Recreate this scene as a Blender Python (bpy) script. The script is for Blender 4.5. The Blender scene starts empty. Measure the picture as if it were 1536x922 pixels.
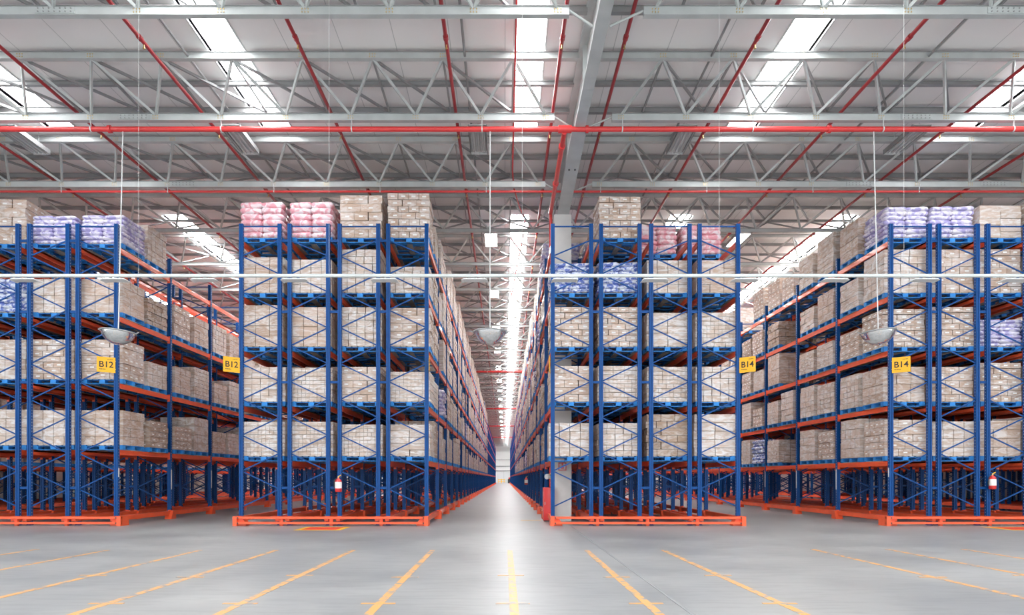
import bpy, math, random
from mathutils import Vector
R = random.Random(7)
scn = bpy.context.scene
COL = scn.collection
F = 1024.0; CH = 1.17; VX = 757.0; VY = 717.0      # focal length in px, camera height, vanishing point

# ------------------------------------------------------------------ materials
def new_mat(name):
    m = bpy.data.materials.new(name); m.use_nodes = True
    nt = m.node_tree; b = nt.nodes['Principled BSDF']
    return m, nt, b
def plain(name, c, rough=.5, metal=0., coat=0., var=0., spec=None):
    m, nt, b = new_mat(name)
    b.inputs['Roughness'].default_value = rough; b.inputs['Metallic'].default_value = metal
    b.inputs['Coat Weight'].default_value = coat
    if spec is not None: b.inputs['Specular IOR Level'].default_value = spec
    if var:
        tc = nt.nodes.new('ShaderNodeTexCoord'); n = nt.nodes.new('ShaderNodeTexNoise'); n.inputs['Scale'].default_value = 3
        n.inputs['Detail'].default_value = 4
        r = nt.nodes.new('ShaderNodeValToRGB')
        r.color_ramp.elements[0].position = .3; r.color_ramp.elements[1].position = .7
        r.color_ramp.elements[0].color = tuple(v*(1-var) for v in c)+(1,)
        r.color_ramp.elements[1].color = tuple(min(1, v*(1+var)) for v in c)+(1,)
        nt.links.new(tc.outputs['Object'], n.inputs['Vector']); nt.links.new(n.outputs[0], r.inputs[0])
        nt.links.new(r.outputs[0], b.inputs['Base Color'])
    else: b.inputs['Base Color'].default_value = tuple(c)+(1,)
    return m
def emis(name, c, s):
    m, nt, b = new_mat(name)
    b.inputs['Base Color'].default_value = (.9,.9,.9,1)
    b.inputs['Emission Color'].default_value = tuple(c)+(1,); b.inputs['Emission Strength'].default_value = s
    return m
BLUE = plain('blue_paint', (.002,.062,.24), .4, var=.12, spec=.25)
ORANGE = plain('orange_paint', (.88,.115,.035), .4, coat=.2, var=.08)
PBLUE = plain('pallet_blue', (.02,.24,.66), .6, var=.2)
PWOOD = plain('pallet_wood', (.30,.29,.27), .8, var=.3)
STEEL = plain('galvanised_steel', (.50,.53,.525), .45, .2, var=.08)
DSTEEL = plain('dull_steel', (.31,.315,.315), .5, .2, var=.08)
RED = plain('red_paint', (.66,.035,.035), .35, coat=.4)
WHITE = plain('white_paint', (.62,.63,.63), .45)
DRED = plain('dark_red_pipe', (.36,.022,.028), .4, coat=.2)  # branch pipes: darker red than the cross pipes
CONC = plain('column_concrete', (.66,.66,.64), .8, var=.06)
YEL = plain('sign_yellow', (.95,.48,.01), .45)
BLACK = plain('sign_black', (.02,.02,.02), .5)
DARK = plain('dark_bolt', (.05,.05,.05), .5)
CHROME = plain('mirror_acrylic', (.85,.86,.87), .06, 1.)
LABEL = plain('paper_label', (.85,.85,.83), .6)
WALLM = plain('white_wall_cladding', (.78,.77,.75), .7)
BRASS = plain('brass', (.7,.5,.2), .35, .8)
SKY = emis('skylight_panel', (.98,.99,1), 14); SKY2 = emis('boosted_skylight_panel', (.98,.99,1), 21)  # rear panels: glow boosted to brighten the deep roof
LAMP = emis('lit_luminaire', (1,.97,.92), 12)

def ceiling_mat():
    m, nt, b = new_mat('roof_sheet')
    tc = nt.nodes.new('ShaderNodeTexCoord'); s = nt.nodes.new('ShaderNodeSeparateXYZ')
    nt.links.new(tc.outputs['Object'], s.inputs[0])
    d = nt.nodes.new('ShaderNodeMath'); d.operation = 'DIVIDE'; d.inputs[1].default_value = 1.06
    f = nt.nodes.new('ShaderNodeMath'); f.operation = 'FRACT'
    l = nt.nodes.new('ShaderNodeMath'); l.operation = 'LESS_THAN'; l.inputs[1].default_value = .014
    nt.links.new(s.outputs[0], d.inputs[0]); nt.links.new(d.outputs[0], f.inputs[0]); nt.links.new(f.outputs[0], l.inputs[0])
    n = nt.nodes.new('ShaderNodeTexNoise'); n.inputs['Scale'].default_value = .7; nt.links.new(tc.outputs['Object'], n.inputs['Vector'])
    r = nt.nodes.new('ShaderNodeValToRGB'); r.color_ramp.elements[0].color = (.82,.805,.80,1); r.color_ramp.elements[1].color = (.92,.905,.90,1)
    nt.links.new(n.outputs[0], r.inputs[0])
    mx = nt.nodes.new('ShaderNodeMix'); mx.data_type = 'RGBA'
    nt.links.new(l.outputs[0], mx.inputs[0]); nt.links.new(r.outputs[0], mx.inputs[6]); mx.inputs[7].default_value = (.55,.55,.55,1)
    nt.links.new(mx.outputs[2], b.inputs['Base Color']); b.inputs['Roughness'].default_value = .55
    return m
CEIL = ceiling_mat()

def floor_mat():
    m, nt, b = new_mat('polished_concrete')
    tc = nt.nodes.new('ShaderNodeTexCoord')
    n = nt.nodes.new('ShaderNodeTexNoise'); n.inputs['Scale'].default_value = .55; n.inputs['Detail'].default_value = 8; n.inputs['Roughness'].default_value = .62
    nt.links.new(tc.outputs['Object'], n.inputs['Vector'])
    r = nt.nodes.new('ShaderNodeValToRGB'); e = r.color_ramp.elements
    e[0].position = .3; e[1].position = .72; e[0].color = (.225,.232,.235,1); e[1].color = (.365,.37,.363,1)
    nt.links.new(n.outputs[0], r.inputs[0])
    # fine scratches, long in the driving direction
    mp = nt.nodes.new('ShaderNodeMapping'); mp.inputs['Scale'].default_value = (1.2, 6, 1); mp.inputs['Rotation'].default_value = (0,0,.25)
    n2 = nt.nodes.new('ShaderNodeTexNoise'); n2.inputs['Scale'].default_value = 1.6; n2.inputs['Detail'].default_value = 7
    nt.links.new(tc.outputs['Object'], mp.inputs[0]); nt.links.new(mp.outputs[0], n2.inputs['Vector'])
    r2 = nt.nodes.new('ShaderNodeValToRGB'); r2.color_ramp.elements[0].position=.40; r2.color_ramp.elements[1].position=.5
    r2.color_ramp.elements[0].color=(.90,.90,.90,1); r2.color_ramp.elements[1].color=(1,1,1,1)
    nt.links.new(n2.outputs[0], r2.inputs[0])
    mx = nt.nodes.new('ShaderNodeMix'); mx.data_type='RGBA'; mx.blend_type='MULTIPLY'; mx.inputs[0].default_value=1
    nt.links.new(r.outputs[0], mx.inputs[6]); nt.links.new(r2.outputs[0], mx.inputs[7])
    nt.links.new(mx.outputs[2], b.inputs['Base Color'])
    mr = nt.nodes.new('ShaderNodeMapRange'); b.inputs['Specular IOR Level'].default_value=.38; mr.inputs[3].default_value=.26; mr.inputs[4].default_value=.48
    nt.links.new(n.outputs[0], mr.inputs[0]); nt.links.new(mr.outputs[0], b.inputs['Roughness'])
    return m
FLOOR = floor_mat()

def worn_paint(name, c, base=(.28,.28,.275), lo=.42, hi=.55):
    m, nt, b = new_mat(name)
    tc = nt.nodes.new('ShaderNodeTexCoord'); n = nt.nodes.new('ShaderNodeTexNoise'); n.inputs['Scale'].default_value = 9; n.inputs['Detail'].default_value = 6
    nt.links.new(tc.outputs['Object'], n.inputs['Vector'])
    r = nt.nodes.new('ShaderNodeValToRGB'); r.color_ramp.elements[0].position=lo-.12; r.color_ramp.elements[1].position=hi-.1
    r.color_ramp.elements[0].color = tuple(base)+(1,); r.color_ramp.elements[1].color = tuple(c)+(1,)
    nt.links.new(n.outputs[0], r.inputs[0]); nt.links.new(r.outputs[0], b.inputs['Base Color'])
    b.inputs['Roughness'].default_value=.4
    return m
LINE = worn_paint('worn_orange_line', (.70,.36,.11), lo=.5, hi=.6)
FRED = plain('floor_red', (.75,.06,.03), .5); FYEL = plain('floor_yellow', (.9,.5,.03), .5)

def hole_mat():
    m, nt, b = new_mat('perforated_post_strip')
    tc = nt.nodes.new('ShaderNodeTexCoord'); s = nt.nodes.new('ShaderNodeSeparateXYZ')
    nt.links.new(tc.outputs['Object'], s.inputs[0])
    d = nt.nodes.new('ShaderNodeMath'); d.operation='DIVIDE'; d.inputs[1].default_value=.075
    f = nt.nodes.new('ShaderNodeMath'); f.operation='FRACT'; l = nt.nodes.new('ShaderNodeMath'); l.operation='LESS_THAN'; l.inputs[1].default_value=.4
    nt.links.new(s.outputs[2], d.inputs[0]); nt.links.new(d.outputs[0], f.inputs[0]); nt.links.new(f.outputs[0], l.inputs[0])
    mx = nt.nodes.new('ShaderNodeMix'); mx.data_type='RGBA'; nt.links.new(l.outputs[0], mx.inputs[0])
    mx.inputs[6].default_value=(.002,.052,.25,1); mx.inputs[7].default_value=(.34,.40,.50,1)
    nt.links.new(mx.outputs[2], b.inputs['Base Color']); b.inputs['Roughness'].default_value=.4
    return m
HOLE = hole_mat()

def carton_mat(name, c0, c1, wrap, wrapcol=(.80,.775,.765)):
    """cardboard with per-carton tone and streaky stretch film"""
    m, nt, b = new_mat(name); N = nt.nodes; L = nt.links
    tc = N.new('ShaderNodeTexCoord'); at = N.new('ShaderNodeAttribute'); at.attribute_name = 'tone'
    oi = N.new('ShaderNodeObjectInfo')
    mx = N.new('ShaderNodeMix'); mx.data_type='RGBA'; mx.inputs[6].default_value=c0+(1,); mx.inputs[7].default_value=c1+(1,)
    ad = N.new('ShaderNodeMath'); ad.operation='MULTIPLY_ADD'; ad.inputs[1].default_value=.55
    ml = N.new('ShaderNodeMath'); ml.operation='MULTIPLY'; ml.inputs[1].default_value=.45
    L.new(oi.outputs['Random'], ml.inputs[0]); L.new(at.outputs['Fac'], ad.inputs[0]); L.new(ml.outputs[0], ad.inputs[2]); L.new(ad.outputs[0], mx.inputs[0])
    # film
    of = N.new('ShaderNodeVectorMath'); of.operation='ADD'; sc = N.new('ShaderNodeVectorMath'); sc.operation='SCALE'; sc.inputs['Scale'].default_value=37
    cb = N.new('ShaderNodeCombineXYZ'); L.new(oi.outputs['Random'], cb.inputs[0]); L.new(oi.outputs['Random'], cb.inputs[2]); L.new(cb.outputs[0], sc.inputs[0])
    L.new(tc.outputs['Object'], of.inputs[0]); L.new(sc.outputs[0], of.inputs[1])
    mp = N.new('ShaderNodeMapping'); mp.inputs['Scale'].default_value=(1.2,1.2,3.6); mp.inputs['Rotation'].default_value=(.12,.15,0); L.new(of.outputs[0], mp.inputs[0])
    n = N.new('ShaderNodeTexNoise'); n.inputs['Scale'].default_value=2.4; n.inputs['Detail'].default_value=8; n.inputs['Distortion'].default_value=1.4; n.inputs['Roughness'].default_value=.65
    L.new(mp.outputs[0], n.inputs['Vector'])
    mr = N.new('ShaderNodeMapRange'); mr.inputs[1].default_value=.44; mr.inputs[2].default_value=.60; mr.inputs[3].default_value=wrap*.12; mr.inputs[4].default_value=wrap
    L.new(n.outputs[0], mr.inputs[0])
    m2 = N.new('ShaderNodeMix'); m2.data_type='RGBA'; L.new(mr.outputs[0], m2.inputs[0]); L.new(mx.outputs[2], m2.inputs[6]); m2.inputs[7].default_value=wrapcol+(1,)
    L.new(m2.outputs[2], b.inputs['Base Color']); b.inputs['Roughness'].default_value=.62
    L.new(mr.outputs[0], b.inputs['Coat Weight']); b.inputs['Coat Roughness'].default_value=.16
    bp = N.new('ShaderNodeBump'); bp.inputs['Strength'].default_value=.8; bp.inputs['Distance'].default_value=.05
    L.new(n.outputs[0], bp.inputs['Height']); L.new(bp.outputs[0], b.inputs['Coat Normal'])
    return m
CART = [carton_mat('kraft_cartons_light_film', (.38,.25,.17), (.60,.42,.31), .66),
        carton_mat('pale_cartons_heavy_film', (.44,.32,.24), (.62,.475,.38), .88),
        carton_mat('brown_cartons', (.24,.15,.095), (.40,.265,.175), .45)]
def sack_mat(name, ca, cb_, sc_=5):
    m, nt, b = new_mat(name); N = nt.nodes; L = nt.links
    tc = N.new('ShaderNodeTexCoord'); n = N.new('ShaderNodeTexNoise'); n.inputs['Scale'].default_value=sc_; n.inputs['Detail'].default_value=6; n.inputs['Distortion'].default_value=1.2
    L.new(tc.outputs['Object'], n.inputs['Vector'])
    r = N.new('ShaderNodeValToRGB'); r.color_ramp.elements[0].position=.42; r.color_ramp.elements[1].position=.58
    r.color_ramp.elements[0].color=ca+(1,); r.color_ramp.elements[1].color=cb_+(1,)
    L.new(n.outputs[0], r.inputs[0]); L.new(r.outputs[0], b.inputs['Base Color'])
    b.inputs['Roughness'].default_value=.5; b.inputs['Coat Weight'].default_value=.5; b.inputs['Coat Roughness'].default_value=.2
    bp = N.new('ShaderNodeBump'); bp.inputs['Strength'].default_value=.5; bp.inputs['Distance'].default_value=.02; L.new(n.outputs[0], bp.inputs['Height']); L.new(bp.outputs[0], b.inputs['Normal'])
    return m
SACK = {'pink': sack_mat('pink_sacks', (.72,.30,.36), (.82,.70,.74)),
        'lilac': sack_mat('lilac_sacks', (.38,.34,.62), (.80,.77,.86)),
        'blue': sack_mat('blue_white_sacks', (.10,.16,.50), (.74,.78,.86), 7)}

# ------------------------------------------------------------------ mesh builder
class MB:
    def __init__(s): s.v=[]; s.f=[]; s.m=[]; s.t=[]; s.mats=[]; s.sm=[]
    def mi(s, m):
        if m not in s.mats: s.mats.append(m)
        return s.mats.index(m)
    def add(s, vs, fs, m, tone=.5, smooth=False):
        o=len(s.v); s.v+=vs; k=s.mi(m)
        for f in fs: s.f.append(tuple(i+o for i in f)); s.m.append(k); s.t.append(tone); s.sm.append(smooth)
    def box(s, x0,x1,y0,y1,z0,z1,m,tone=.5):
        s.add([(x0,y0,z0),(x1,y0,z0),(x1,y1,z0),(x0,y1,z0),(x0,y0,z1),(x1,y0,z1),(x1,y1,z1),(x0,y1,z1)],
              [(3,2,1,0),(4,5,6,7),(0,1,5,4),(1,2,6,5),(2,3,7,6),(3,0,4,7)],m,tone)
    def bar(s,p,q,w,h,m,up=(0,1,0)):
        p=Vector(p); q=Vector(q); d=(q-p).normalized(); u=Vector(up)
        if abs(d.dot(u))>.95: u=Vector((1,0,0))
        a=d.cross(u).normalized()*w/2; b=d.cross(a).normalized()*h/2
        vs=[tuple(c+i*a+j*b) for c in (p,q) for i,j in ((-1,-1),(1,-1),(1,1),(-1,1))]
        s.add(vs,[(3,2,1,0),(4,5,6,7),(0,1,5,4),(1,2,6,5),(2,3,7,6),(3,0,4,7)],m)
    def cyl(s,p,q,r,m,n=10,r2=None):
        p=Vector(p); q=Vector(q); d=(q-p).normalized(); u=Vector((0,0,1)) if abs(d.z)<.9 else Vector((1,0,0))
        a=d.cross(u).normalized(); b=d.cross(a); r2=r if r2 is None else r2
        vs=[]
        for c,rr in ((p,r),(q,r2)):
            for i in range(n):
                t=2*math.pi*i/n; vs.append(tuple(c+a*math.cos(t)*rr+b*math.sin(t)*rr))
        s.add(vs,[(i,(i+1)%n,n+(i+1)%n,n+i) for i in range(n)],m,smooth=True)
        s.add(vs,[tuple(range(n))[::-1],tuple(range(n,2*n))],m)
    def lathe(s,prof,c,m,n=24):
        vs=[]; k=len(prof)
        for i in range(n):
            t=2*math.pi*i/n
            for r,z in prof: vs.append((c[0]+r*math.cos(t),c[1]+r*math.sin(t),c[2]+z))
        s.add(vs,[(i*k+j,((i+1)%n)*k+j,((i+1)%n)*k+j+1,i*k+j+1) for i in range(n) for j in range(k-1)],m,smooth=True)
    def prism(s,poly,axis,a,b,m):   # polygon in the two other axes, extruded along axis
        n=len(poly); vs=[]
        for c in (a,b):
            for u,v in poly: vs.append({'x':(c,u,v),'y':(u,c,v),'z':(u,v,c)}[axis])
        s.add(vs,[tuple(range(n)),tuple(range(n,2*n))[::-1]]+[(i,(i+1)%n,n+(i+1)%n,n+i) for i in range(n)],m)
    def mesh(s,name):
        me=bpy.data.meshes.new(name); me.from_pydata(s.v,[],s.f); 
        for m in s.mats: me.materials.append(m)
        me.polygons.foreach_set('material_index', s.m); me.polygons.foreach_set('use_smooth', s.sm)
        a=me.attributes.new('tone','FLOAT','FACE'); a.data.foreach_set('value', s.t)
        me.update(); return me
    def merge(s,o,off=(0,0,0),sz=1.,dt=0.):
        b=len(s.v); s.v+=[(x+off[0],y+off[1],z*sz+off[2]) for x,y,z in o.v]
        mp=[s.mi(m) for m in o.mats]
        s.f+=[tuple(i+b for i in f) for f in o.f]; s.m+=[mp[k] for k in o.m]; s.t+=[t+dt for t in o.t]; s.sm+=o.sm
def ob(name, me, parent=None, loc=(0,0,0), rz=0., **kw):
    if isinstance(me, MB): me = me.mesh(name)
    o=bpy.data.objects.new(name, me); COL.objects.link(o); o.location=loc; o.rotation_euler=(0,0,rz)
    if parent is not None: o.parent=parent
    for k,v in kw.items(): o[k]=v
    return o
def thing(name,label,cat,loc=(0,0,0),rz=0.,group=None,me=None):
    o=ob(name,me,None,loc,rz,label=label,category=cat)
    if group: o['group']=group
    return o
def struct(name,mb,parent=None,loc=(0,0,0)):
    o=ob(name,mb,parent,loc)
    if parent is None: o['kind']='structure'
    return o
def fix_normals(mb):
    return mb

# ------------------------------------------------------------------ camera
cam=bpy.data.cameras.new('camera'); co=bpy.data.objects.new('camera',cam); COL.objects.link(co)
co.location=(0,0,CH); co.rotation_euler=(math.pi/2,0,0)
cam.sensor_width=36; cam.lens=24; cam.shift_x=(768-VX)/1536; cam.shift_y=(VY-461)/1536; cam.clip_end=400; cam.clip_start=.05
scn.camera=co

# ------------------------------------------------------------------ room shell
XW=27.; YF=166.; YB=-4.; ZR=CH+8.40
fl=MB(); fl.box(-XW,XW,YB,YF,-.3,0,FLOOR); floor=struct('floor',fl)
def line(name,x0,x1,y0,y1,m,z=.003):
    b=MB(); b.box(x0,x1,y0,y1,.0003,z,m); return ob(name,b,floor)
lx=[-8.93,-7.7,-6.45,-4.95,-3.71,-2.46,-1.17,.085,1.33,2.58,5.07,6.3,7.55]
for i,x in enumerate(lx):
    ye=11.1 if -7<x<5 else 11.25
    line('painted_line',x-.04,x+.04,.5,ye,LINE)
    for yy in (8.05+.15*(i%2),6.35):
        line('painted_line_tick',x-.17,x+.15,yy,yy+.05,LINE,.004)
j=MB(); j.box(1.60,1.635,.3,16.6,.0003,.0035,plain('joint_filler',(.25,.255,.26),.6)); ob('expansion_joint',j,floor)
for x0 in (-4.75,11.45):
    line('floor_marking_border',x0,x0+1.05,15.35,16.4,FYEL); line('floor_marking_center',x0+.13,x0+.92,15.5,16.25,FRED,.006)
line('floor_marking_border',.45,1.0,18.9,19.0,FYEL)

# skylight strips run down the hall; the sheet between them is solid
skx=[(-10.95,-10.25),(-5.80,-5.10),(.20,.78),(5.30,6.02),(10.6,11.3),(-16.6,-15.9),(16.,16.7)]
skx.sort(); SY=[(YB+.5,16.4),(21.8,YF-3)]
ce=MB()
xs=[-XW]+[v for p in skx for v in p]+[XW]
for i in range(0,len(xs),2): ce.box(xs[i],xs[i+1],YB,YF,ZR,ZR+.08,CEIL)
for a,b in skx:
    for y0,y1 in ((YB,SY[0][0]),(SY[0][1],SY[1][0]),(SY[1][1],YF)): ce.box(a,b,y0,y1,ZR,ZR+.08,CEIL)
struct('ceiling',ce)
w=1
for a,b in skx:
    for y0,y1 in SY:
        m=MB(); m.box(a,b,y0,y1,ZR+.10,ZR+.12,SKY if y0<0 else SKY2)
        o=struct('window_%d'%w,m)
        t=MB(); t.box(a-.03,a,y0,y1,ZR-.03,ZR+.12,WHITE); t.box(b,b+.03,y0,y1,ZR-.03,ZR+.12,WHITE)
        y=y0+1.2
        while y<y1: t.box(a,b,y,y+.03,ZR+.06,ZR+.09,WHITE); y+=3.3
        ob('window_frame',t,o); w+=1
wl=MB(); wl.box(-XW-.2,-XW,8,YF,0,ZR,WALLM); struct('wall_left',wl)
wl=MB(); wl.box(XW,XW+.2,8,YF,0,ZR,WALLM); struct('wall_right',wl)
wl=MB(); wl.box(-XW,XW,YF-.2,YF,0,ZR,WALLM)
struct('wall_far',wl)
for i,(z,h) in enumerate(((2.9,.16),(4.0,.18),(5.6,.12))):
    t=MB(); t.box(-6,6,YF-.34,YF-.2,z,z+h,DSTEEL); struct('trim_%d'%(i+1),t)
d=MB(); d.box(-2.0,1.6,YF-.3,YF-.2,0,2.8,WHITE); d.box(-.22,-.18,YF-.32,YF-.3,0,2.8,DSTEEL); struct('door_1',d)

# girder on the concrete column
g=MB(); zb=8.62
g.box(1.49,1.71,YB,14.6,zb,zb+.02,STEEL); g.box(1.585,1.615,YB,14.6,zb+.02,ZR-.1,STEEL); g.box(1.44,1.76,YB,19.2,ZR-.1,ZR-.08,STEEL)
g.prism([(14.6,zb),(18.7,8.40),(19.2,8.40),(19.2,8.42),(18.7,8.42),(14.6,zb+.02)],'x',1.44,1.76,STEEL)
g.prism([(14.6,zb+.02),(18.7,8.42),(19.2,8.42),(19.2,ZR-.1),(14.6,ZR-.1)],'x',1.585,1.615,STEEL)
for y in (3.2,6.5,9.8,13.1,16.4):
    g.box(1.50,1.70,y,y+.015,zb+.0,ZR-.1,STEEL)
for dx in (-.07,.07): g.cyl((1.6+dx,16.2,8.50),(1.6+dx,16.2,8.47),.02,DARK,8)
gt=thing('roof_girder','long grey steel girder running down the roof onto the white concrete column','girder',me=g.mesh('roof_girder'))
c=MB(); c.box(1.35,1.83,18.72,19.2,0,8.40,CONC)
ct=thing('concrete_column','square white concrete column standing inside the rack beside the central aisle','column',me=c.mesh('concrete_column'))
hs=MB(); zx=1.66; 
dz=-.08
hs.box(1.47,1.69,18.695,18.715,1.46+dz,1.68+dz,WHITE)
for a in ((1.47,1.69,1.46,1.485),(1.47,1.69,1.655,1.68),(1.47,1.495,1.46,1.68),(1.665,1.69,1.46,1.68),(1.56,1.60,1.60,1.655)):
    hs.box(a[0],a[1],18.688,18.695,a[2]+dz,a[3]+dz,RED)
hs.box(1.54,1.62,18.688,18.695,1.51+dz,1.57+dz,RED)
thing('hydrant_sign','small white square sign with red border on the concrete column','sign',me=hs.mesh('hydrant_sign'))

# ------------------------------------------------------------------ roof trusses
ZT=CH+8.27; ZB=CH+7.66; P=1.38; TP=3.30
def chord_mesh(x0,x1,dy,z,h,wd,m,dark=True,nodes=()):
    b=MB()
    for xn in nodes:
        for i in (-1,0,1):
            for jz in (-.025,.025): b.cyl((xn+i*.05,dy-wd/2-.012,z+jz),(xn+i*.05,dy-wd/2,z+jz),.010,BRASS,6)
    b.box(x0,x1,dy-wd/2,dy+wd/2,z-h/2,z+h/2,m)
    b.box(x0,x1,dy-wd/2-.02,dy+wd/2+.02,z-h/2-.008,z-h/2,m); 
    b.box(x0,x1,dy-wd/2-.025,dy+wd/2+.025,z+h/2,z+h/2+.01,DSTEEL if dark else m)
    return b
def truss(k, spans, detail, label, group):
    y=11.22+TP*(k+1)
    t=thing('roof_truss',label,'roof truss',(0,y,0),group=group)
    for (x0,x1,tn,bn) in spans:
        tx=[tn+P*i for i in range(-40,40) if x0-.2<tn+P*i<x1+.2]; bx=[bn+P*i for i in range(-40,40) if x0-.1<bn+P*i<x1+.1]
        xs0,xs1=(x0,x1)
        key=(x0,x1); far_=k>=2; sc=.62 if far_ else 1.
        if key not in CM:
            CM[key]=(chord_mesh(x0,x1,0,ZB,.135*sc,.07*sc,STEEL,nodes=() if far_ else bx).mesh('bottom_chord'),
                     chord_mesh(x0-.4 if x0>-20 else x0,x1+.4 if x1<20 else x1,-1.13,ZT,.12*sc,.07*sc,STEEL,nodes=() if far_ else tx).mesh('top_chord'),
                     chord_mesh(x0-.4 if x0>-20 else x0,x1+.4 if x1<20 else x1,.85,ZT,.10*sc,.06*sc,DSTEEL).mesh('top_chord'),
                     chord_mesh(x0-.4 if x0>-20 else x0,x1+.4 if x1<20 else x1,-.15,ZT+.03,.07,.05,DSTEEL).mesh('purlin'))
        bc=ob('bottom_chord',CM[key][0],t); tc_=ob('top_chord',CM[key][1],t); ob('top_chord',CM[key][2],t); ob('purlin',CM[key][3],t)
        webs=[]
        for xt in tx:
            webs.append(((xt,-1.13,ZT-.04),(xt,.85,ZT-.04),.045,DSTEEL))
            if xt+P<x1+.3: webs.append(((xt,-1.13,ZT-.04),(xt+P,.85,ZT-.04),.05,DSTEEL))
            for xb in bx:
                if abs(xb-xt)<P*.62:
                    webs.append(((xt,-1.13,ZT-.04),(xb,0,ZB+.05),.05,STEEL))
                    webs.append(((xt,.85,ZT-.04),(xb,0,ZB+.05),.04,DSTEEL))
        if detail:
            webs.sort(key=lambda w_:abs((w_[0][0]+w_[1][0])/2))
            n=48 if detail==1 else 24
            for p,q,w_,m in webs[:n]:
                b=MB(); b.bar(p,q,w_,w_*.8,m); ob('web_bar',b,t)
            rest=webs[n:]
        else: rest=webs
        if key+(bool(detail),) not in WM:
            b=MB()
            for p,q,w_,m in rest: b.bar(p,q,w_,w_*.8,m)
            WM[key+(bool(detail),)]=b.mesh('web_bars')
        ob('web_bars',WM[key+(bool(detail),)],t,kind='stuff')
        if detail:
            for xs_ in ((x0+x1)/2-.9*(k+1)+.4, (x0+x1)/2+5.1-.5*(k+1), (x0+x1)/2-5.9+.5*(k+1)):
                if x0+.5<xs_<x1-.5:
                    s=MB(); s.box(xs_-.33,xs_+.33,-.05,-.035,ZB-.05,ZB+.055,STEEL)
                    for i in range(7):
                        for jz in (-.025,.03): s.cyl((xs_-.27+.09*i,-.06,ZB+jz),(xs_-.27+.09*i,-.05,ZB+jz),.013,DSTEEL,6)
                    ob('splice_plate',s,t)
            # knee struts to the girder
            e=MB(); e.cyl((x1 if x1<20 else x0,0,ZB+.02),(1.46 if x1<20 else 1.74,.1,8.66),.022,STEEL,8)
            ob('knee_strut',e,t)
CM={}; WM={}
SPL=[(-26.,1.06,.17,.87),(2.28,26.,3.1,2.47)]
FULL=[(-26.,26.,.17,.87)]
truss(-2,SPL,0,'grey space truss crossing the roof right above the camera',None) if False else None
truss(-1,SPL,1,'grey lattice roof truss nearest the camera, its bottom chord cropping the top of the photo','roof trusses')
truss(0,SPL,1,'grey lattice roof truss carrying the thick red pipe','roof trusses')
truss(1,SPL,1,'grey lattice roof truss carrying the thin red pipe over the rack fronts','roof trusses')
for k in range(2,46):
    truss(k,FULL,0,'dull grey lattice roof truss, one of the many receding beyond the rack fronts','roof trusses')
for k in (-3,-2): truss(k,SPL,0,'grey lattice roof truss overhead, out of the photo behind the nearest one','roof trusses')

# ------------------------------------------------------------------ pipes
zp=CH+8.0
ord_=['first','second','third','fourth','fifth','sixth','seventh','eighth','ninth','tenth','eleventh','twelfth']
runs=[(-12.1,.036),(-9.36,.036),(-6.63,.036),(-3.8,.036),(-1.07,.036),(1.05,.036),(2.2,.036),(4.6,.036),(7.35,.036),(10.1,.036),(12.8,.036)]
for i,(x,r) in enumerate(runs):
    t=thing('sprinkler_pipe','dark red sprinkler branch pipe running away under the roof, %s from the left'%ord_[i],'pipe',(x,0,0),group='sprinkler branch pipes')
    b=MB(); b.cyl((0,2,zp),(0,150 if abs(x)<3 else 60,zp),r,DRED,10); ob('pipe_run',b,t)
    for k in range(-1,6 if abs(x)>3 else 10):
        y=12.4+3.3*k
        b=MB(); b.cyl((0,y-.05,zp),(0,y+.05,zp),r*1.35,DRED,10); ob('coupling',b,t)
        b=MB(); b.cyl((0,y+.15,zp-r),(0,y+.15,zp-r-.06),.012,BRASS,6); b.cyl((0,y+.15,zp-r-.06),(0,y+.15,zp-r-.07),.024,BRASS,8); ob('sprinkler_head',b,t)
# one thin drop line with a loose end
cu=bpy.data.curves.new('thin_pipe','CURVE'); cu.dimensions='3D'; cu.bevel_depth=.02; cu.bevel_resolution=2
sp=cu.splines.new('POLY'); pts=[(.2,2,zp-.05),(.2,17.5,zp-.1),(.24,18.2,zp-.25),(.42,19.6,zp-.2),(.62,21,zp-.05),(.6,23,zp),(.45,26,zp),(.3,30,zp)]
sp.points.add(len(pts)-1)
for p,q in zip(sp.points,pts): p.co=q+(1,)
cu.materials.append(RED)
def tomesh(cu):
    o=bpy.data.objects.new('tmp',cu); COL.objects.link(o); bpy.context.view_layer.update()
    me=bpy.data.meshes.new_from_object(o.evaluated_get(bpy.context.evaluated_depsgraph_get())); bpy.data.objects.remove(o); return me
cu=tomesh(cu)
thing('thin_pipe','thin red pipe with a loose bend, hanging beside the central skylight','pipe',me=cu)
def crosspipe(name,label,y,z,r,xa,xb,hang,flanges=()):
    t=thing(name,label,'pipe',(0,y,0)); b=MB(); b.cyl((xa,0,z),(xb,0,z),r,RED,14); ob('pipe_run',b,t)
    for x in hang:
        b=MB(); b.cyl((x,-.01,z+r),(x,-.05,ZB+.0),.012,WHITE,6); b.cyl((x-.012,0,z),(x+.012,0,z),r*1.18,WHITE,12); ob('pipe_hanger',b,t)
    for x in flanges:
        b=MB(); b.cyl((x-.03,0,z),(x+.03,0,z),r*1.45,RED,14); ob('flange',b,t)
    return t
hg=[-.48-2.77*i for i in range(0,9)]+[2.5+2.77*i for i in range(0,9)]
mp=crosspipe('fire_main_pipe','thick bright red fire main crossing the whole roof','14.52' and 14.52,8.59,.055,-26,26,hg,(-8.4,6.9,1.75,11.2))
crosspipe('cross_pipe','thin bright red pipe crossing the roof just above the rack fronts',17.82,8.65,.028,-26,26,hg)
for y,lab in ((47.,'nearest'),(72.,'second'),(96.,'third'),(122.,'farthest')):
    crosspipe('cross_pipe','red pipe crossing high over the central aisle, %s of four beyond the rack fronts'%lab,y,8.5,.07,-26,26,(-6,-1.2,.6,3.,7.))
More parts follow.
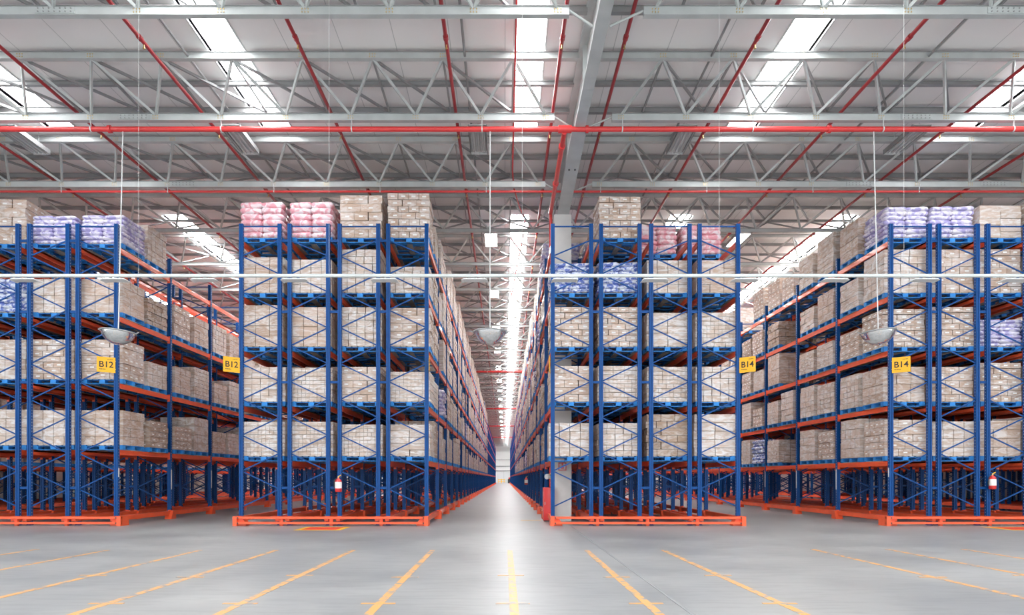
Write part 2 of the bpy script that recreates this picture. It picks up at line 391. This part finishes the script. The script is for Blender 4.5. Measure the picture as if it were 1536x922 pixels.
t=thing('riser_pipe','bright red riser pipe bending down from the fire main beside the concrete column','pipe')
b=MB(); b.cyl((1.27,14.52,8.53),(1.27,18.9,8.50),.055,RED,12); ob('pipe_run',b,t)
b=MB(); b.cyl((1.275,18.9,8.54),(1.275,18.9,.93),.045,RED,12); ob('pipe_drop',b,t)
for p_,q_,r_ in (((1.27,15.1,8.525),(1.27,15.2,8.525),.075),((1.27,17,8.515),(1.27,17.1,8.515),.075),((1.14,14.52,8.59),(1.42,14.52,8.59),.08),((1.275,18.9,7.2),(1.275,18.9,7.35),.065)):
    b=MB(); b.cyl(p_,q_,r_,RED,14); ob('coupling',b,t)
b=MB(); b.cyl((1.275,18.86,1.25),(1.20,18.72,1.22),.045,BRASS,10); b.cyl((1.20,18.72,1.22),(1.14,18.66,1.21),.07,WHITE,12); b.cyl((1.275,18.9,1.15),(1.275,18.9,1.3),.06,BRASS,10); ob('valve',b,t)
t=thing('hose_cabinet','upright red hose cabinet standing at the aisle beside the concrete column','cabinet',(1.05,18.5,0))
b=MB(); b.box(0,.29,0,.42,.03,.92,RED); b.box(.02,.27,.02,.4,0,.03,DARK); ob('cabinet_body',b,t)
b=MB(); b.box(.02,.27,-.012,0,.06,.89,RED); ob('door',b,t)
b=MB(); b.box(.035,.05,-.03,-.012,.45,.53,STEEL); ob('handle',b,t)
for x,lab in ((-6.2,'left of the centre-left skylight'),(-.78,'left of the central skylight'),(4.05,'left of the centre-right skylight'),(8.3,'right of the centre-right skylight')):
    b=MB(); b.cyl((x,3,ZR-.14),(x,40,ZR-.14),.025,DSTEEL,8)
    thing('conduit','grey electrical conduit under the roof sheet, '+lab,'conduit',me=b.mesh('conduit'))

# ------------------------------------------------------------------ luminaires
def louvre(x,y,lab,lit,k):
    t=thing('ceiling_luminaire',lab,'light fitting',(x,y,0),group='roof luminaires')
    z=CH+7.93
    b=MB(); b.box(-.2,.2,0,.02,z-.03,z+.02,WHITE); b.box(-.2,.2,1.2,1.22,z-.03,z+.02,WHITE)
    b.box(-.2,.2,0,1.22,z+.06,z+.08,WHITE); b.box(-.21,-.195,0,1.22,z-.03,z+.08,DSTEEL); b.box(.195,.21,0,1.22,z-.03,z+.08,DSTEEL); ob('housing',b,t)
    for i in range(4):
        b=MB(); b.cyl((-.15+.1*i,.03,z+.02),(-.15+.1*i,1.19,z+.02),.013,LAMP if lit else WHITE,8); ob('tube',b,t)
    b=MB()
    for i in range(5): b.box(-.2+.1*i-.008,-.2+.1*i+.008,.02,1.2,z-.03,z+.02,WHITE)
    ob('louvre_blades',b,t)
    if lit:
        b=MB(); b.box(-.19,.19,.03,1.19,z-.045,z-.035,LAMP); ob('diffuser',b,t)
    for yy in (.1,1.1):
        b=MB(); b.cyl((0,yy,z+.08),(0,yy,ZR),.006,STEEL,5); ob('suspension_wire',b,t)
for x,lb in ((-11.3,'above the left edge of the far left rack'),(-6.2,'left of the centre-left aisle'),(-.62,'above the mouth of the central aisle'),(4.15,'above the white column rack'),(9.45,'above the far right rack')):
    louvre(x,15.45,'white louvred tube luminaire switched off, '+lb,False,0)
n=0
for k in range(1,19):
    y=15.45+6.6*k
    louvre(-.45,y,'lit white luminaire over the central aisle, %s of the glowing row'%(ord_[k-1] if k<=12 else 'in the distant tail'),True,k)
for k in range(1,8):
    for x,lb in ((-8.15,'added over the aisle beside the far left'),(7.75,'over the aisle beside the far right')):  # left row is out of sight, added to brighten the roof at depth
        louvre(x,15.45+6.6*k,'lit white luminaire %s rack, %s of its row'%(lb,ord_[k-1]),True,k)
# dome mirrors
def mirror(x,lab,tilt):
    t=thing('dome_mirror',lab,'mirror',(x,14.35,4.24),group='hanging dome mirrors')
    pr=[(.0,-.27),(.07,-.262),(.15,-.235),(.23,-.18),(.29,-.11),(.325,-.03),(.33,0)]
    b=MB(); b.lathe(pr,(0,0,0),CHROME,32); d_=ob('dome',b,t)
    b=MB(); b.lathe([(.33,-.012),(.35,-.012),(.35,.02),(.33,.02),(.33,-.012)],(0,0,0),DSTEEL,32); b.lathe([(0,.03),(.33,.015)],(0,0,0),DSTEEL,32); r_=ob('rim',b,t)
    for o in (d_,r_): o.rotation_euler=(0,tilt,0)
    b=MB(); b.cyl((0,0,.02),(0,.17,8.54-4.24),.012,WHITE,8); ob('rod',b,t)
    b=MB()
    for s in (-1,1):
        b.bar((s*.35,0,-.01),(s*.43,0,.03),.02,.02,DSTEEL)
    h=ob('bracket',b,t); h.rotation_euler=(0,tilt,0)
mirror(-8.12,'silver dome mirror hanging on a white rod in front of the B12 rack sign',.09)
mirror(-.31,'silver dome mirror hanging on a white rod over the central aisle mouth',0)
mirror(7.85,'silver dome mirror hanging on a white rod in front of the right aisle',-.09)
# suspended lighting track
YR=10.5; ZL=CH+303*YR/F
t=thing('lighting_track','long pale suspended lighting track crossing in front of the racks','lighting track',(0,YR,0))
b=MB(); b.cyl((-13,0,ZL),(13,0,ZL),.021,STEEL,10); b.box(-13,13,-.012,.012,ZL,ZL+.03,STEEL); ob('rail',b,t)
for x in (-11.4,-8.55,-5.63,-2.7,.27,3.3,6.14,9.0,11.9):
    b=MB(); b.cyl((x,0,ZL+.02),(x-.0,0,ZR),.0022,WHITE,5); ob('suspension_wire',b,t)
for i in range(-7,9):
    x=-.46-P*i*-1
    t=thing('track_light','flat white reflector light hanging under the suspended track, %s from the left end'%(['first','second','third','fourth','fifth','sixth','seventh','eighth','ninth','tenth','eleventh','twelfth','thirteenth','fourteenth','fifteenth','sixteenth'][i+7]),'light fitting',(x,YR,ZL-.07),group='track lights')
    b=MB(); b.prism([(-.17,-.17),(.17,-.17),(.10,.17),(-.10,.17)],'z',.0,.012,WHITE) if False else b.box(-.17,.17,-.09,.09,.0,.012,WHITE)
    b.prism([(-.17,.0),(-.20,-.015),(-.20,-.008),(-.17,.012)],'y',-.09,.09,WHITE); b.prism([(.17,.0),(.20,-.015),(.20,-.008),(.17,.012)],'y',-.09,.09,WHITE)
    ob('reflector',b,t)
    b=MB(); b.box(-.08,.08,-.03,.03,.012,.03,DSTEEL); ob('gear_tray',b,t)
    b=MB(); b.cyl((0,0,.03),(0,0,.055),.008,STEEL,6); ob('stem',b,t)

# ------------------------------------------------------------------ racks
Y0=17.07; BAY=2.7; NB=48; FH=7.52
def post_mb(h=FH,cx=0.,side=None,holes=True):
    b=MB(); w=.048
    b.box(cx-w,cx-w+.034,-.045,.045,0,h,BLUE); b.box(cx+w-.034,cx+w,-.045,.045,0,h,BLUE); b.box(cx-w+.034,cx+w-.034,-.033,.033,0,h,BLUE)
    if holes:
        for s in (-1,1):
            x=cx+s*(w+.001); b.add([(x,-.010,.1),(x,.010,.1),(x,.010,h-.03),(x,-.010,h-.03)],[(0,1,2,3)],HOLE)
            x=cx+s*.031; 0 and b.add([(x-.006,-.0462,.1),(x+.006,-.0462,.1),(x+.006,-.0462,h-.03),(x-.006,-.0462,h-.03)],[(0,1,2,3)],HOLE)
    b.box(cx-.06,cx+.06,-.055,.055,0,.012,BLUE)
    return b
def brace_list(W,typ):
    l=[]; zl=[6.72-.895*k for k in range(8)]; zr=[7.12]+[6.27-.895*k for k in range(7)]
    seq=[]
    for i in range(8):
        seq.append(('r',zr[i])); seq.append(('l',zl[i]))
    seq=[(s,z) for s,z in seq if z>.2]+[]
    for a,b_ in zip(seq,seq[1:]):
        f=lambda s: (.05 if s=='l' else W-.05) if typ=='A' else (W-.05 if s=='l' else .05)
        za=a[1]-(.02); zb_=b_[1]+(.02)
        l.append(((f(a[0]),0,za),(f(b_[0]),0,zb_)))
    return l
FW=.96
def diag_mb(p,q):
    b=MB(); b.bar(p,q,.03,.022,BLUE,up=(0,1,0)); return b
def frame_mb(typ,holes=True):
    b=MB(); b.merge(post_mb(holes=holes)); b.merge(post_mb(cx=FW,holes=holes))
    for p,q in brace_list(FW,typ): b.merge(diag_mb(p,q))
    b.bar((.05,0,7.46),(FW-.05,0,7.46),.03,.022,BLUE)
    return b
FM={t:frame_mb(t) for t in 'AB'}; FMe={t:FM[t].mesh('upright_frame') for t in 'AB'}
FS={t:frame_mb(t,False) for t in 'AB'}
PM=post_mb().mesh('post'); DM={t:[diag_mb(p,q).mesh('diagonal_brace') for p,q in brace_list(FW,t)] for t in 'AB'}
tb=MB(); tb.bar((.05,0,7.46),(FW-.05,0,7.46),.03,.022,BLUE); TBM=tb.mesh('top_brace')
def beam_mb(s):
    b=MB(); y0,y1=.05,BAY-.05
    b.box(-.025,.025,y0,y1,-.12,0,ORANGE)
    b.box(-.025 if s>0 else -.031,.031 if s>0 else .025,y0,y1,-.045,-.005,ORANGE)   # stepped lip
    for y in (y0,y1-.02): b.box(-.034,.034,y-.004,y+.024,-.17,.03,ORANGE)
    return b
BM={s:beam_mb(s) for s in (-1,1)}; BMe={s:BM[s].mesh('beam') for s in (-1,1)}
foot=MB(); foot.prism([(-.16,0),(.16,0),(.16,.2),(.05,.24),(-.05,.24),(-.16,.1)],'x',-.11,.11,ORANGE)
def foot_mb():
    b=MB(); b.prism([(-.17,0),(.12,0),(.12,.235),(-.06,.235)],'x',-.10,.10,ORANGE); b.cyl((.0,-.05,.235),(.0,-.05,.26),.05,ORANGE,8); return b
FTM=foot_mb(); FTMe=FTM.mesh('foot')
LV_A=[1.88,3.55,5.23,6.97]; LV=[1.60,2.98,4.37,5.73,7.12]
OUT=[]
BLOCKS=[dict(id='A',xs=[-13.37-.96,-12.16-.96,-10.91-.96,-9.70-.96],lv=LV_A,aisle=3,side=1,types='ABAB',
             lab='blue and orange pallet rack at the far left, with a B12 sign on its corner',short='far left rack'),
        dict(id='B',xs=[-6.58,-5.37,-4.12,-2.91],lv=LV,aisle=3,side=1,types='ABAB',
             lab='blue and orange pallet rack left of the central aisle, with pink sacks on top',short='centre-left rack'),
        dict(id='C',xs=[1.20,2.41,3.66,4.87],lv=LV,aisle=0,side=-1,types='ABAB',
             lab='blue and orange pallet rack right of the central aisle, built around the white column',short='white column rack'),
        dict(id='D',xs=[9.65,10.85,12.07,13.27],lv=LV,aisle=0,side=-1,types='ABAB',
             lab='blue and orange pallet rack at the far right, with a B14 sign on its corner',short='far right rack')]
for B in BLOCKS:
    t=thing('pallet_rack',B['lab'],'pallet rack',group='mobile pallet racks')
    B['t']=t; xs=B['xs']; rest=MB()
    for r,x in enumerate(xs):
        ty=B['types'][r]
        for i in range(NB+1):
            y=Y0+BAY*i
            if i<2:
                f=ob('upright_frame',None,t,(x,y,0))
                ob('post',PM,f); ob('post',PM,f,(FW,0,0))
                for dm in DM[ty]: ob('diagonal_brace',dm,f)
                ob('top_brace',TBM,f)
            elif i<25: ob('upright_frame',FMe[ty],t,(x,y,0))
            else: rest.merge(FS[ty],(x,y,0))
    ob('distant_upright_frame',rest,t,kind='stuff')
    rest=MB(); cnt=0; aisle=B['aisle']
    for i in range(NB):
        for r,x in enumerate(xs):
            for s,px in ((-1,x),(1,x+FW)):
                for li,z in enumerate(B['lv']):
                    outer=(r==aisle and s==B['side'])
                    if i==0 or (i==1 and cnt<70) or (outer and cnt<100):
                        if cnt<100:
                            ob('beam',BMe[s],t,(px,Y0+BAY*i,z)); cnt+=1; continue
                    rest.merge(BM[s],(px,Y0+BAY*i,z))
    ob('distant_beam',rest,t,kind='stuff')
    # row spacers at every frame line
    rest=MB(); cnt=0
    for i in range(NB+1):
        for r in range(3):
            xa=xs[r]+FW+.048; xb=xs[r+1]-.048
            for z in (7.1,5.33,3.57,.93):
                b=MB(); b.box(0,xb-xa,-.02,.02,-.03,.03,BLUE)
                if i<2 : ob('row_spacer',b,t,(xa,Y0+BAY*i,z))
                else: rest.merge(b,(xa,Y0+BAY*i,z))
    ob('distant_row_spacer',rest,t,kind='stuff')
    # floor chassis
    for r,x in enumerate(xs):
        for px in (x,x+FW):
            b=MB()
            if B['id']=='C' and r==0 and px==x:
                b.box(-.05,.05,-.2,1.25,.11,.23,ORANGE); b.box(-.05,.05,2.0,NB*BAY,.11,.23,ORANGE)
            else: b.box(-.05,.05,-.2,NB*BAY,.11,.23,ORANGE)
            ob('chassis_beam',b,t,(px,Y0,0))
    for i in range(1,NB+1):
        x=xs[aisle]+(FW if B['side']>0 else 0)
        ob('foot',FTMe,t,(x+.03*B['side'],Y0+BAY*i,0))
    far=MB()
    for i in range(1,14):
        for r,x in enumerate(xs):
            for px in (x,x+FW):
                if r==aisle and ((px>x)==(B['side']>0)): continue
                far.merge(FTM,(px,Y0+BAY*i,0))
    ob('inner_foot',far,t,kind='stuff')
    # front guard rails
    e=.08; x0=xs[0]-e; x1=xs[-1]+FW+e
    if B['id']=='A': x1+=.22
    if B['id']=='D': x0-=.22
    yg=16.72
    b=MB(); b.box(x0,x1,yg,yg+.06,.175,.230,ORANGE); ob('guard_rail',b,t)
    b=MB(); b.box(x0,x1,yg,yg+.06,.045,.100,ORANGE); ob('guard_rail',b,t)
    for cx_,s in ((x0,1),(x1,-1)):
        b=MB(); xa,xb=(cx_,cx_+.1*s); xa,xb=min(xa,xb),max(xa,xb)
        b.box(xa,xb,yg-.02,yg+.36,0,.235,ORANGE)
        b.prism([(cx_+s*.09,.004),(cx_+s*.30,.004),(cx_+s*.30,.05),(cx_+s*.22,.17),(cx_+s*.09,.17)],'y',yg+.065,yg+.3,ORANGE)
        for z in (.07,.2): b.cyl((cx_+s*.12,yg-.012,z),(cx_+s*.12,yg+.02,z),.018,DARK,8)
        ob('corner_bracket',b,t)
    for r in range(3):
        xm=(xs[r]+FW+xs[r+1])/2; b=MB(); b.box(xm-.04,xm+.04,yg+.06,yg+.12,0,.22,ORANGE); ob('guard_post',b,t)
    # white location strips on the aisle posts
    xl=xs[aisle]+(FW+.051 if B['side']>0 else -.051)
    for i in range(0,6):
        b=MB(); b.box(-.003,.003,-.02,.02,1.20-.35*(i>0),1.42,LABEL)
        if B['id'] in 'AD': ob('location_strip',b,t,(xl,Y0+BAY*i-.0,0))

# racks beyond the outer aisles, seen only through the open bottoms of the outer racks
for lab,xs in (('blue and orange rack beyond the far left one, glimpsed through its open base',[-21.35,-20.15,-18.93,-17.72]),('blue and orange rack beyond the far right one, glimpsed through its open base',[17.4,18.6,19.82,21.02])):
    t=thing('pallet_rack',lab,'pallet rack',group='mobile pallet racks')
    bm_=MB(); ld=MB()
    for r,x in enumerate(xs):
        for i in range(0,20): ob('upright_frame',FMe['AB'[r%2]],t,(x,Y0+BAY*i,0))
        for i in range(0,20):
            for s,px in ((-1,x),(1,x+FW)):
                for z in LV: bm_.merge(BM[s],(px,Y0+BAY*i,z))
        for px in (x,x+FW):
            b=MB(); b.box(-.05,.05,-.2,20*BAY,.11,.23,ORANGE); ob('chassis_beam',b,t,(px,Y0,0))
    ob('beam',bm_,t,kind='stuff')
    OUT.append(xs)
# aisle signs
def sign(parent_rack,x,y,rz,txt,flip,lab):
    t=thing('aisle_sign',lab,'sign',(x,y,3.98),rz)
    b=MB(); w0,w1=(-.40,0) if not flip else (0,.40)
    b.box(w0,w1,-.004,.004,-.19,.19,YEL); ob('sign_plate',b,t)
    if txt:
        cu=bpy.data.curves.new('lettering','FONT'); cu.body=txt; cu.size=.205; cu.align_x='CENTER'; cu.align_y='CENTER'; cu.extrude=.001; cu.offset=.003
        cu.materials.append(BLACK)
        o=ob('lettering',tomesh(cu),t,((w0+w1)/2,-.006,.0)); o.rotation_euler=(math.pi/2,0,0)
        b=MB(); 
        for k in range(6): b.box(w0+.05+k*.024,w0+.066+k*.024,-.006,-.004,-.125,-.103,BLACK)
        for k in range(5): b.box(w1-.17+k*.024,w1-.154+k*.024,-.006,-.004,.125,.14,BLACK)
        ob('small_print',b,t)
    b=MB(); b.bar(((w0 if flip else w1),0.004,-.1),((w0 if flip else w1),.03,-.1),.02,.02,STEEL); b.bar(((w0 if flip else w1),.004,.1),((w0 if flip else w1),.03,.1),.02,.02,STEEL); ob('sign_bracket',b,t)
a_=.62
sign(None,-9.70,Y0-.06,a_*1.,'B12',False,'yellow B12 sign on the corner post of the far left rack')
sign(None,-6.60,Y0-.06,a_*1.1,'B12',False,'yellow B12 sign at the left corner post of the rack with pink sacks')
sign(None,5.85,Y0-.06,-a_*1.1,'B14',True,'yellow B14 sign at the right corner post of the white column rack')
sign(None,9.65,Y0-.06,-a_*1.,'B14',True,'yellow B14 sign on the corner post of the far right rack')
sign(None,-1.885,Y0-.02,math.radians(97),'',False,'yellow aisle sign seen edge-on on the left corner of the central aisle')
sign(None,1.135,Y0-.02,math.radians(-97),'',True,'yellow aisle sign seen edge-on on the right corner of the central aisle')

# fire extinguishers
def extinguisher(x,y,z,lab,rz=0.):
    t=thing('fire_extinguisher',lab,'fire extinguisher',(x,y,z),rz,group='fire extinguishers on rack posts')
    b=MB(); b.lathe([(0,0),(.07,0),(.082,.02),(.082,.27),(.06,.31),(.025,.33),(.025,.35),(0,.35)],(0,0,0),RED,20); ob('cylinder_body',b,t)
    b=MB(); b.lathe([(.0835,.09),(.0835,.25)],(0,0,0),LABEL,20); ob('paper_band',b,t)
    b=MB(); b.cyl((0,0,.35),(0,0,.39),.02,BRASS,8); b.bar((0,0,.38),(.07,-.02,.42),.02,.015,YEL); b.bar((0,0,.36),(.08,-.02,.36),.02,.015,DARK); ob('valve_handle',b,t)
    b=MB(); b.cyl((-.02,0,.35),(-.1,-.02,.3),.01,DARK,6); b.cyl((-.1,-.02,.3),(-.1,-.02,.08),.01,DARK,6); ob('hose',b,t)
    b=MB(); b.box(-.05,.05,.08,.1,.1,.2,DARK); ob('wall_bracket',b,t)
extinguisher(-4.12,Y0-.15,.83,'red fire extinguisher on the third column of the rack with pink sacks')
extinguisher(12.09,Y0-.15,.90,'red fire extinguisher on a front post of the far right rack')
extinguisher(1.05,Y0+BAY*6,.85,'red fire extinguisher down the central aisle on the white column rack')

# ------------------------------------------------------------------ pallets and loads
pl=MB()
PW,PD=1.04,1.04
for x in (-PW/2,-.07,PW/2-.14):
    pl.box(x,x+.14,-PD/2,PD/2,0,.018,PWOOD); 
    for y in (-PD/2,-.07,PD/2-.14): pl.box(x,x+.14,y,y+.14,.018,.098,PBLUE)
for y in (-PD/2,PD/2-.12): pl.box(-PW/2,PW/2,y,y+.12,.0,.018,PBLUE)
for y in (-PD/2,-.07,PD/2-.12): pl.box(-PW/2,PW/2,y,y+.12,.098,.112,PBLUE)
for i in range(7):
    x=-PW/2+i*(PW-.11)/6; pl.box(x,x+.11,-PD/2,PD/2,.112,.13,PBLUE if i in (0,6) else PWOOD)
PLM=pl.mesh('pallet')
def cartons(nx,ny,nz,mat,labels=False,jit=.006,seed=0,brick=False):
    q=random.Random(seed); b=MB(); W,D=1.06,1.02
    for k in range(nz):
        ax,ay=(nx,ny) if not brick or k%2==0 else (max(2,nx-1),max(2,ny-1))
        if nx>=6: ax=nx
        lo=(q.uniform(-1,1)*jit*1.5,q.uniform(-1,1)*jit*1.5)
        for i in range(ax):
            for j_ in range(ay):
                if 0<i<ax-1 and 0<j_<ay-1: continue
                x0=-W/2+W*i/ax; x1=x0+W/ax; y0=-D/2+D*j_/ay; y1=y0+D/ay
                jx=q.uniform(-1,1)*jit+lo[0]; jy=q.uniform(-1,1)*jit+lo[1]; g_=.006 if nx<9 else .002; tn=q.random()
                z0=k/nz+.003; z1=(k+1)/nz-.006
                b.box(x0+g_+jx,x1-g_+jx,y0+g_+jy,y1-g_+jy,z0,z1,mat,tn)
                if labels:
                    zc=(z0+z1)/2; w_=min(.05,(x1-x0)*.28); xm=(x0+x1)/2+jx; ym=(y0+y1)/2+jy
                    if j_==0: yy=y0+g_+jy-.002; b.add([(xm-w_,yy,zc-.018),(xm+w_,yy,zc-.018),(xm+w_,yy,zc+.018),(xm-w_,yy,zc+.018)],[(0,1,2,3)],LABEL)
                    if i==ax-1: xx=x1-g_+jx+.002; b.add([(xx,ym-w_,zc-.018),(xx,ym+w_,zc-.018),(xx,ym+w_,zc+.018),(xx,ym-w_,zc+.018)],[(0,1,2,3)],LABEL)
                    if i==0: xx=x0+g_+jx-.002; b.add([(xx,ym+w_,zc-.018),(xx,ym-w_,zc-.018),(xx,ym-w_,zc+.018),(xx,ym+w_,zc+.018)],[(0,1,2,3)],LABEL)
    return b
def sacks(mat,nz=7,seed=0):
    q=random.Random(seed); b=MB(); W,D=1.08,1.06; U,V=14,8
    for k in range(nz):
        ax,ay=(2,2) if k%2==0 else (2,3)
        ox,oy=q.uniform(-.03,.03),q.uniform(-.03,.03)
        for i in range(ax):
            for j_ in range(ay):
                cx=-W/2+W*(i+.5)/ax+ox; cy=-D/2+D*(j_+.5)/ay+oy; rx=W/ax/2*1.05; ry=D/ay/2*1.05; rz=1/nz/2*1.2; cz=(k+.5)/nz
                sg=lambda v,p:math.copysign(abs(v)**p,v)
                vs=[]
                a0=q.uniform(-.04,.04)
                for v in range(V+1):
                    ph=-math.pi/2+math.pi*v/V
                    for u in range(U):
                        th=2*math.pi*u/U
                        x=rx*sg(math.cos(ph),.38)*sg(math.cos(th),.28); y=ry*sg(math.cos(ph),.38)*sg(math.sin(th),.28); z=rz*sg(math.sin(ph),.75)
                        z+=.012*math.sin(9*x+q.random()*.3+k)+a0*x
                        vs.append((cx+x,cy+y,max(0,cz+z)))
                fs=[(v*U+u,v*U+(u+1)%U,(v+1)*U+(u+1)%U,(v+1)*U+u) for v in range(V) for u in range(U)]
                b.add(vs,fs,mat,smooth=True)
    return b
VAR=[]   # (look, builder, mesh)
def addv(look,b,part): VAR.append((look,b,b.mesh(part),part))
specs=[('pale film-wrapped carton',4,4,4,1,False,.004,False),('pale film-wrapped carton',5,5,6,1,False,.006,False),
       ('tan carton',3,4,5,0,True,.007,True),('tan carton',4,4,7,0,True,.008,True),
       ('brown carton',3,3,5,2,True,.006,True),('white-wrapped small carton',11,11,8,1,False,.003,False),
       ('tan carton',3,3,4,0,False,.006,False),('white-wrapped carton',2,3,5,1,False,.012,True),
       ('brown carton',4,4,6,2,False,.010,True)]
for n_,s_ in enumerate(specs): addv(s_[0],cartons(s_[1],s_[2],s_[3],CART[s_[4]],s_[5],s_[6],n_+3,s_[7]),'wrapped_cartons')
addv('pink sack',sacks(SACK['pink'],6,1),'stacked_sacks'); addv('lilac sack',sacks(SACK['lilac'],7,2),'stacked_sacks'); addv('blue and white sack',sacks(SACK['blue'],7,3),'stacked_sacks')
addv('brown bale',cartons(1,1,1,CART[2],False,.0,99),'wrapped_cartons')
PINK,LIL,BLU=9,10,11
# front faces, read off the photo: (variant, goods height) per tier from the bottom, per column
front={('A',0):[(6,.9),(3,1.0),(11,.85),(6,1.1)],('A',1):[(0,.9),(0,1.0),(11,.85),(2,1.13)],('A',2):[(0,.88),(3,1.0),(0,.85),(LIL,.70)],('A',3):[(6,.88),(2,1.0),(6,.85),(LIL,.72)],
 ('B',0):[(5,.87),(1,.87),(6,1.05),(6,.9),(PINK,.9)],('B',1):[(5,.87),(5,.85),(6,1.0),(0,.84),(PINK,.9)],
 ('B',2):[(5,.80),(2,.88),(1,1.0),(1,1.12),(2,1.08)],('B',3):[(7,.80),(5,.75),(2,.98),(1,.66),(3,1.12)],
 ('C',0):[(0,.84),(2,.9),(3,1.0),(BLU,.74),None],('C',1):[(1,.84),(5,.9),(3,1.0),(BLU,.76),(3,1.04)],
 ('C',2):[(8,1.06),(5,.88),(7,.86),(0,.82),None],('C',3):[(7,1.06),(1,.88),(5,.86),(6,.82),None],
 ('D',0):[(2,.92),(6,.88),(3,.95),(1,1.1),(LIL,.78)],('D',1):[(0,.88),(2,.88),(3,1.0),(2,1.12),(LIL,.79)],
 ('D',2):[(6,.9),(3,.98),(LIL,.68),(3,1.1),(7,.82)],('D',3):[(0,.9),(2,.9),(BLU,.7),(0,1.0),(2,.9)]}
wts=[(0,10),(1,14),(2,10),(3,10),(4,4),(5,12),(6,10),(7,12),(8,5),(PINK,1),(LIL,2),(BLU,2)]
pool=[v for v,n_ in wts for _ in range(n_)]
loads=[]
for B in BLOCKS:
    for r,x in enumerate(B['xs']):
        inner=(r!=B['aisle'])
        nb={'A':12,'D':12,'B':22,'C':22}[B['id']] if not inner else 5
        for i in range(nb):
            for j_ in (0,1):
                for li,z in enumerate(B['lv']):
                    y=Y0+BAY*i+(.70 if j_==0 else 1.96)
                    top=(li==len(B['lv'])-1); hmax=1.22 if top else (B['lv'][li+1]-z-.29)
                    if i==0 and j_==0:
                        s_=front[(B['id'],r)][li]
                        if s_ is None: continue
                        v,h=s_
                    else:
                        if B['id']=='C' and r==0 and i==0: continue       # the column stands here
                        if top and B['id']=='A' and (i>0): continue
                        if top and B['id']=='C' and i==0 and r in (2,3): v,h=PINK,.78
                        elif top and B['id']=='C' and i in (1,) and r in (0,1): v,h=LIL,.8
                        else:
                            if R.random()<(.06 if i else .0): continue
                            v=R.choice(pool); h=R.uniform(.66,1.10)*(1.12 if top else 1)
                            if inner and top and i>0: h=min(h,.8)
                    h=min(h,hmax)
                    score=1/y*(1 if not inner else (.9 if (i==0 and j_==0) else .22))
                    if i==0 and j_==0: score+=1
                    loads.append([score,B,r,i,j_,li,x+FW/2,y,z,v,h])
tiers=['lowest','second','third','fourth','top']
loads.sort(key=lambda l:-l[0])
rest=MB()
for n_,(sc_,B,r,i,j_,li,x,y,z,v,h) in enumerate(loads):
    dx=R.uniform(-.03,.03); rz=R.uniform(-.022,.022); look,mb,me,part=VAR[v]
    tier='top' if li==len(B['lv'])-1 else tiers[li]
    if n_<300:
        if i==0 and j_==0: lab='%s load at front, %s tier, %s column, %s'%(look,tier,ord_[r],B['short'])
        elif r==B['aisle']: lab='%s load, %s tier, %s bay, %s half, aisle side, %s'%(look,tier,ord_[i] if i<12 else 'far','near' if j_==0 else 'far',B['short'])
        else: lab='%s load, %s tier, %s column, %s bay back, %s half, %s'%(look,tier,ord_[r],ord_[i],'near' if j_==0 else 'far',B['short'])
        wd=lab.split()
        t=thing('pallet_load',lab,'pallet load',(x+dx,y,z),rz,group='pallet loads on the racks')
        ob('pallet',PLM,t); g_=ob(part,me,t,(0,0,.131)); g_.scale=(1,1,h)
    else:
        rest.merge(pl,(x,y,z)); rest.merge(mb,(x,y,z+.131),h,0)
for xs in OUT:
    for x in xs:
        for i in range(9):
            for j_ in (0,1):
                for z in LV: rest.merge(VAR[6][1],(x+FW/2,Y0+BAY*i+(.725 if j_==0 else 1.99),z+.131),.9); rest.box(x-.04,x+FW+.04,Y0+BAY*i+.15+1.25*j_,Y0+BAY*i+1.3+1.25*j_,z,z+.13,PBLUE)
o=ob('distant_pallet_load',rest,kind='stuff',label='distant wrapped pallet loads deep along the rack aisles',category='pallet load')

# things at the far end of the aisle
for x,lab in ((-.9,'left'),(-.2,'right')):
    b=MB(); b.box(-.45,.45,-.05,.05,.75,.95,FYEL); b.box(-.45,.45,-.05,.05,.35,.5,FYEL); b.box(-.45,-.35,-.06,.06,0,1.05,FYEL); b.box(.35,.45,-.06,.06,0,1.05,FYEL)
    thing('safety_barrier','tiny yellow safety barrier at the far end of the central aisle, %s one'%lab,'barrier',(x-.2,158,0),me=b.mesh('safety_barrier'))
t=thing('pallet_truck','tiny dark pallet truck parked at the far end of the central aisle','pallet truck',(1.1,152,0))
b=MB(); b.box(-.35,-.15,-1,.3,.06,.2,DARK); b.box(.15,.35,-1,.3,.06,.2,DARK); ob('fork',b,t)
b=MB(); b.box(-.4,.4,.3,.9,.05,1.0,DARK); ob('motor_cover',b,t)
b=MB(); b.box(-.25,.25,.5,.8,1.0,1.35,RED); ob('red_hood',b,t)

# ------------------------------------------------------------------ light
wd_=bpy.data.worlds.new('daylight'); scn.world=wd_; wd_.use_nodes=True
bg=wd_.node_tree.nodes['Background']; bg.inputs[0].default_value=(.93,.97,1,1); bg.inputs[1].default_value=1.5
# daylight entering through each skylight strip over the open floor
vs=scn.view_settings; vs.view_transform='Standard'; vs.look='None'; vs.gamma=1; vs.use_curve_mapping=False; vs.exposure=0.66
scn.cycles.use_denoising=True
scn.cycles.max_bounces=8; scn.cycles.diffuse_bounces=5; scn.cycles.glossy_bounces=3; scn.cycles.sample_clamp_indirect=8
